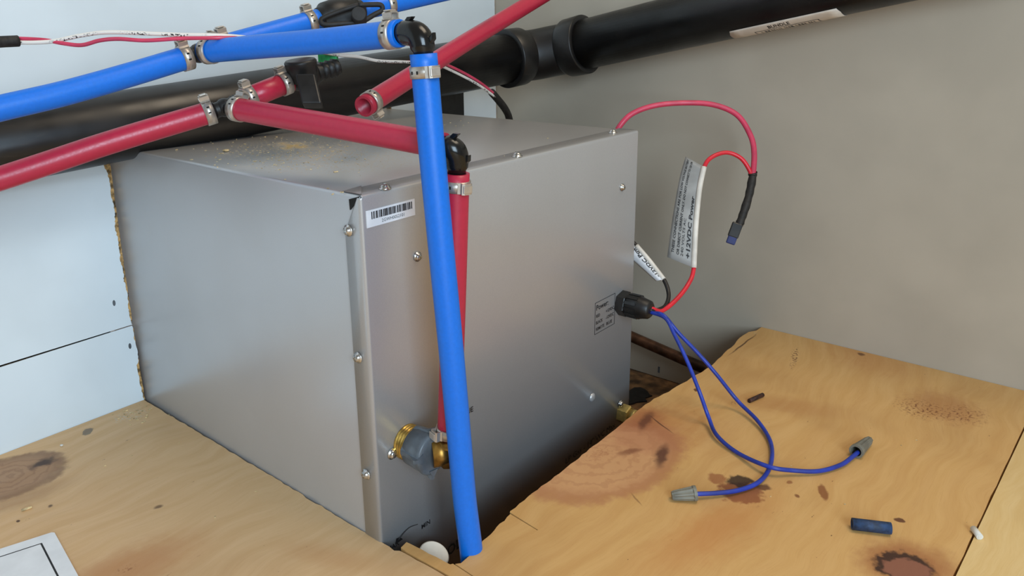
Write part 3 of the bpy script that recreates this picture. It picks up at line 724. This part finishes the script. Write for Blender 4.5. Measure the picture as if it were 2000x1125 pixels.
# flat black patch painting the dark of a floor hole behind the plywood
bm = bmesh.new(); hp = fl(1240, 775, ZF+.0002); rr_ = random.Random(5)
slab(bm, [(hp.x+math.cos(a)*(.02+rr_.uniform(-.006, .008)), hp.y+math.sin(a)*(.014+rr_.uniform(-.004, .005))) for a in (2*math.pi*k/18 for k in range(18))], ZF, ZF+.0015); 
hole = mk('floor_hole', bm, m_dark, floor); hole['label'] = 'ragged black hole'

# ------------------------------------------------------------------ wires
def wire(name, pts, r, mat, parent=None, n=8, seg=10):
    bm = bmesh.new(); tube(bm, smoothpath(pts, n), r, seg); return mk(name, bm, mat, parent)
gm = g0+nY*.031                                         # mouth of the gland
# thin printed twin cable across the top left
tw = thing('twin_cable', 'thin cable of red and white wires with black sheath, over the blue pipes', 'cable', at(200, 75, .50))
wire('sheath', [at(-90, 100, .47), at(-20, 84, .488), at(36, 80, .50)], .0036, m_tape, tw)
wp = [at(30, 83, .500), at(70, 83, .502), at(107, 80, .504), at(160, 69, .506), at(213, 63, .508), at(302, 66, .511), at(356, 68, .513), at(420, 69, .516), at(478, 73, .530), at(560, 86, .565), at(652, 106, .62), at(700, 111, .645), at(740, 119, .665), at(790, 121, .69), at(850, 126, .72), at(880, 137, .74), at(930, 163, .78), at(967, 189, .82)]
rp = [at(28, 75, .502), at(85, 78, .504), at(125, 85, .504), at(160, 88, .505), at(195, 79, .506), at(231, 76, .508), at(285, 79, .510), at(356, 75, .513), at(437, 74, .517), at(480, 76, .532), at(560, 92, .568), at(652, 106, .624), at(700, 111, .649), at(740, 119, .669), at(790, 121, .694), at(850, 121, .722), at(885, 132, .742), at(933, 158, .782), at(968, 185, .82)]
wire('white_core', wp, .0013, m_whitep, tw); wire('red_core', rp, .0013, m_pink, tw)
wire('sheath', [at(960, 180, .815), at(972, 194, .83), at(986, 212, .845), at(994, 230, .86), at(998, 260, .87)], .0040, m_tape, tw)
bm = bmesh.new(); gc = at(641, 113, .628); gx = (at(660, 112, .63)-at(620, 112, .63)).normalized(); obox(bm, gc, gx*.0075, UP*.0040, gx.cross(UP)*.0040, .0006)
for k in range(4): obox(bm, gc+gx*(-.005+.0033*k), gx*.0005, UP*.0045, gx.cross(UP)*.0045)
solo(mk('green_connector', bm, m_green), 'small green connector under the thick blue pipe', 'connector')
# red feed wire arching over, taped to the heater's positive lead
rf = thing('red_feed_wire', 'thick faded red wire arching from behind the heater top to black tape', 'wire', at(1340, 203, .79))
wire('wire', [at(1196, 300, .80), at(1202, 268, .795), at(1210, 247, .79), at(1235, 222, .79), at(1280, 206, .79), at(1340, 201, .79), at(1395, 205, .785), at(1440, 225, .78), at(1466, 265, .775), at(1473, 300, .77), at(1470, 345, .765), at(1462, 385, .76), at(1448, 428, .755)], .0028, m_pink, rf)
bm = bmesh.new(); tp = smoothpath([at(1470, 338, .765), at(1470, 345, .765), at(1462, 385, .76), at(1448, 428, .755), at(1443, 440, .7545)], 5)
tube(bm, tp, [.0036+.0008*((i*7) % 5)/5 + (.0008 if i < 4 else 0)*(1-i/4) for i in range(len(tp))], 12); mk('tape_wrap', bm, m_tape, rf)
bc = at(1434, 455, .754); bx_ = (at(1427, 474, .753)-at(1442, 434, .755)).normalized()
bcn = thing('butt_connector', 'black and dark blue crimp connector hanging from the taped red wire', 'connector', bc)
bm = bmesh.new(); obox(bm, bc-bx_*.003, bx_*.0075, bx_.cross(TOCAM(bc))*.0052, TOCAM(bc)*.0040, .0012); mk('crimp_sleeve', bm, m_blackm, bcn)
bm = bmesh.new(); obox(bm, bc+bx_*.0070, bx_*.0045, bx_.cross(TOCAM(bc))*.0044, TOCAM(bc)*.0036, .001); mk('tip', bm, m_btip, bcn)
def flag(pts_wire, off, n, v_ext, curl, label_mat, name, parent, thick=.0002):
    """flag label: runs along the wire, hangs off to one side; returns S(u 0..1, v 0..1)"""
    ws = smoothpath(pts_wire, 8)
    def Wp(u):
        k = max(0, min(1, u))*(len(ws)-1); i = min(int(k), len(ws)-2); return ws[i].lerp(ws[i+1], k-i)
    Sf = lambda u, v: Wp(u) + off(u)*v + curl(u, v)
    bm = bmesh.new(); N1, N2 = 16, 6
    g = [[bm.verts.new(Sf(i/N1, j/N2)) for j in range(N2+1)] for i in range(N1+1)]
    for i in range(N1):
        for j in range(N2): bm.faces.new((g[i][j], g[i+1][j], g[i+1][j+1], g[i][j+1])).smooth = True
    o = mk(name, bm, label_mat, parent); o.modifiers.new('film', 'SOLIDIFY').thickness = thick
    L = sum((a-b).length for a, b in zip(ws, ws[1:])); return o, Sf, L
pl = thing('positive_lead', 'thin red wire looping up from the gland with a white +12VDC flag label, its shade painted in as grey', 'wire', at(1355, 525, .745))
wire('wire', [gm+V((.002, .012, .002)), gm+V((.002, 0, .001)), at(1292, 607, .715), at(1318, 588, .725), at(1343, 557, .737), at(1355, 524, .745), at(1360, 440, .752), at(1367, 370, .758), at(1376, 325, .762), at(1392, 306, .764), at(1420, 298, .766), at(1447, 309, .766), at(1464, 333, .766), at(1468, 350, .764)], .0021, m_redw, pl)
wpth = [at(1355, 523, .7445), at(1359, 440, .7515), at(1366, 370, .7575), at(1375, 326, .7615)]
wire('sleeve', wpth, .0027, m_whitew, pl)
oA, oB = at(1303, 502, .752)-at(1355, 523, .7445), at(1339, 306, .772)-at(1375, 326, .7615)
fo, Sf, L = flag(wpth, lambda u: oA.lerp(oB, u), 1, 1, lambda u, v: TOCAM(bc)*(.0022*math.sin(math.pi*v)*(1-.6*u)) + rt*(.0012*math.sin(math.pi*u)*v), m_lab_shaded, 'flag_label', pl)
wv_ = oA.length; pn = TOCAM(bc)*.0006
def flag_text(s, u0, v0, size, width, bold=0):
    lettering(s, lambda u, v: Sf(u0+u/L, v0+v/wv_)+pn, size, fo, width=width, bold=bold)
flag_text('+12VDC Power', .05, .17, .0040, L*.52, .03)
flag_text('240 VOLTS AC', .05, .42, .0026, L*.30)
flag_text('OR DIRECT CURRENT ONLY. DO NOT CONNECT TO 120 OR', .05, .58, .0026, L*.93, .02)
flag_text('THESE CONNECTIONS ARE FOR LOW VOLTAGE BATTERY', .05, .78, .0026, L*.93, .02)
ng = thing('negative_lead', 'black wire from the gland with a white -12VDC flag label behind the heater edge', 'wire', at(1300, 560, .735))
wire('wire', [gm+V((-.001, .012, -.001)), gm, at(1283, 606, .712), at(1300, 597, .722), at(1306, 575, .732), at(1297, 547, .740), at(1270, 512, .750), at(1240, 477, .760), at(1215, 452, .768)], .0020, m_blackw, ng)
npth = [at(1296, 546, .7395), at(1270, 512, .7495), at(1243, 480, .7585)]
wire('sleeve', npth, .0025, m_whitew, ng)
nA, nB = at(1281, 549, .742)-npth[0], at(1219, 503, .763)-npth[-1]
fo2, Sf2, L2 = flag([npth[0], npth[1], npth[2], at(1232, 468, .762)], lambda u: nA.lerp(nB, min(1, u*1.1)), 1, 1, lambda u, v: TOCAM(gm)*.003*math.sin(math.pi*v), m_lab, 'flag_label', ng)
lettering('-12VDC Power', lambda u, v: Sf2(.06+u/L2, .16+v/.017)+TOCAM(gm)*.0006, .0050, fo2, width=L2*.70, bold=.03)
# blue remote wires on the plywood, each ending in a wire nut
zb = .0028
B1 = [gm+V((.0, .012, -.002)), gm+V((0, 0, -.002)), at(1300, 622, .692), at(1318, 655, .684), at(1342, 705, .676), at(1366, 765, .666), fl(1384, 815, .008), fl(1400, 850, .005), fl(1440, 884, zb), fl(1500, 911, .0072), fl(1550, 919, .0045), fl(1600, 920, zb), fl(1642, 908, zb), fl(1664, 893, .0035), fl(1676, 883, .0045)]
B2 = [gm+V((.002, .012, -.002)), gm+V((.002, 0, -.003)), at(1296, 616, .694), at(1325, 650, .690), at(1365, 692, .690), at(1400, 732, .688), fl(1440, 782, .010), fl(1478, 820, .005), fl(1502, 856, zb), fl(1508, 888, zb), fl(1500, 920, zb), fl(1478, 944, zb), fl(1440, 958, zb), fl(1400, 963, .0035), fl(1358, 965, .0045)]
for P, lab in ((B1, 'blue wire sweeping right across the plywood from the gland'), (B2, 'blue wire looping left across the plywood from the gland')):
    solo(wire('blue_wire', P, .0017, m_bluew, None, 10, 12), lab, 'wire')
def wire_nut(a, b, label):
    d = (b-a).normalized(); Ln = (b-a).length; t_ = thing('wire_nut', label, 'connector', a, 'grey wire nuts on the plywood')
    bm = bmesh.new(); x, y, z = frame(d); rings = []; seg = 32
    for s, r, f in ((0, .0054, 0), (.12, .0055, 0), (.16, .0051, .3), (.9, .0035, .55), (1, .0029, .3)):
        rings.append([bm.verts.new(a+z*s*Ln+(r*(1-f*.34*(k % 4 in (0, 1))))*(math.cos(2*math.pi*k/seg)*x+math.sin(2*math.pi*k/seg)*y)) for k in range(seg)])
    for A_, B_ in zip(rings, rings[1:]):
        for k in range(seg): bm.faces.new((A_[k], A_[(k+1) % seg], B_[(k+1) % seg], B_[k]))
    inn = [bm.verts.new(a+(v.co-a)*.72) for v in rings[0]]; dp = [bm.verts.new(v.co+z*Ln*.4) for v in inn]
    for k in range(seg):
        bm.faces.new((rings[0][k], rings[0][(k+1) % seg], inn[(k+1) % seg], inn[k])); bm.faces.new((inn[k], inn[(k+1) % seg], dp[(k+1) % seg], dp[k]))
    bm.faces.new(dp); bm.faces.new(rings[-1]); mk('shell', bm, m_nut, t_); return t_
wire_nut(fl(1360, 963, .0056), fl(1312, 968, .0036), 'grey wire nut on the left blue wire end, near the dark knot')
wire_nut(fl(1672, 882, .0056), fl(1698, 859, .0038), 'grey wire nut on the right blue wire end')

# ------------------------------------------------------------------ small things lying about
def bit(name, a, b, r, mat, label, cat, hollow=0.0):
    bm = bmesh.new(); tube(bm, [a, (a+b)/2, b], r, 18, hollow=hollow); return solo(mk(name, bm, mat), label, cat)
bit('heat_shrink_tube', fl(1664, 1023, .0042), fl(1740, 1032, .0042), .0040, m_tube, 'piece of dark blue heat shrink tube lying on the plywood', 'tube', .0009)
bit('white_tube', fl(1901, 1032, .0021), fl(1914, 1049, .0021), .0021, m_white, 'short white plastic tube at the seam of the pale plywood', 'tube', .0008)
bit('dark_stick', fl(1463, 783, .0019), fl(1490, 771, .0019), .0019, m_bark, 'short dark brown stick lying on the plywood near the blue wires', 'stick')
bit('splinter', fl(42, 997, .0009), fl(62, 990, .0009), .0009, m_chip, 'pale wood splinter on the left plywood near the paper', 'splinter')
def crumb(px, py, z, s, name, label, mat=m_chip):
    bm = bmesh.new(); c = fl(px, py, z+s*.45); rr = random.Random(px)
    bmesh.ops.create_icosphere(bm, subdivisions=1, radius=s)
    for v in bm.verts: v.co = c + V((v.co.x*rr.uniform(.8, 1.6), v.co.y*rr.uniform(.8, 1.5), v.co.z*rr.uniform(.35, .6)))
    zm = min(v.co.z for v in bm.verts)
    for v in bm.verts: v.co.z += z-zm
    return solo(mk(name, bm, mat), label, 'wood chip')
crumb(441, 294, H, .0022, 'wood_chip', 'largest pale wood chip on the heater top')
crumb(120, 870, 0, .0013, 'wood_chip', 'white paint chip on the left plywood near the knot', m_white)
# saw dust and shavings
rs = random.Random(21); bm = bmesh.new()
def grain(c, s):
    a = rs.uniform(0, 6.28); ex = V((math.cos(a), math.sin(a), 0))*s*rs.uniform(.6, 1.8); ey = V((-math.sin(a), math.cos(a), 0))*s*rs.uniform(.3, .8)
    obox(bm, c+V((0, 0, s*.25)), ex, ey, V((0, 0, s*.25)))
for k in range(420):
    px, py = rs.gauss(560, 85), rs.gauss(300, 20)
    p = fl(px, py, H+.0002)
    if -.0 < p.x < W-.01 and .02 < p.y < D-.03: grain(p, rs.choice((.0002, .0003, .0003, .0004, .0006)))
for px, py in ((432, 300), (415, 280), (470, 302), (428, 312), (425, 327), (478, 282), (607, 331), (656, 336), (480, 292), (620, 272), (374, 312), (345, 293), (650, 380), (668, 376)):
    p = fl(px, py, H+.0002); grain(p, rs.choice((.0006, .0008, .001)))
for px, py in ((880, 240), (900, 236), (905, 245), (915, 240), (1070, 270), (985, 305), (890, 246), (868, 244)): grain(fl(px, py, H+.0002), .0006)
sd = solo(mk('sawdust', bm, m_chip), 'fine saw dust and shavings scattered on the heater top', 'sawdust'); sd['kind'] = 'stuff'
bm = bmesh.new()
for k in range(60):
    px, py = rs.gauss(258, 20), rs.gauss(808, 9); p = fl(px, py, .0001)
    if p.x < -.004 and p.y < D-.004: grain(p, rs.choice((.0003, .0004, .0007, .0010)))
for px, py in ((330, 810), (258, 890), (205, 910), (255, 830), (350, 865), (500, 960), (420, 1010)): grain(fl(px, py, .0001), .0006)
for px, py in ((1478, 653), (1474, 651), (1505, 970), (1650, 985), (1760, 870), (1545, 910), (1790, 860)): grain(fl(px, py, .0001), .0006)
sd2 = solo(mk('wood_dust', bm, m_chip), 'white board crumbs and dust lying on the plywood by the left wall', 'sawdust'); sd2['kind'] = 'stuff'
# paper sheet in the near left corner
A0, A1, A2 = fl(106, 1041), fl(0, 1075), fl(152, 1125)
e1 = (A1-A0).normalized(); e2 = (A2-A0).normalized(); pt = thing('paper_sheet', 'white printed paper sheet with a black frame line, near left corner', 'paper', A0+e1*.14+e2*.1)
f_ = lambda a, b, z: A0+e1*a+e2*b+V((0, 0, z))
bm = bmesh.new(); slab(bm, [(.0015, 0), (.28, 0), (.28, .21), (0, .21), (0, .0015)], .0002, .0012, f_); mk('sheet', bm, m_paper, pt)
c_ = fl(82, 1060, .0013); ia = (c_-A0).dot((e1-e2*e1.dot(e2)).normalized())/math.sqrt(1-e1.dot(e2)**2); ib = (c_-A0).dot((e2-e1*e1.dot(e2)).normalized())/math.sqrt(1-e1.dot(e2)**2)
bm = bmesh.new(); q = .0009
for a0, a1, b0_, b1_ in ((ia, .28-ia, ib, ib+q), (ia, .28-ia, .21-ib-q, .21-ib), (ia, ia+q*1.3, ib, .21-ib), (.28-ia-q, .28-ia, ib, .21-ib)):
    slab(bm, [(a0, b0_), (a1, b0_), (a1, b1_), (a0, b1_)], .00118, .00125, f_)
mk('frame_line', bm, m_ink, pt)
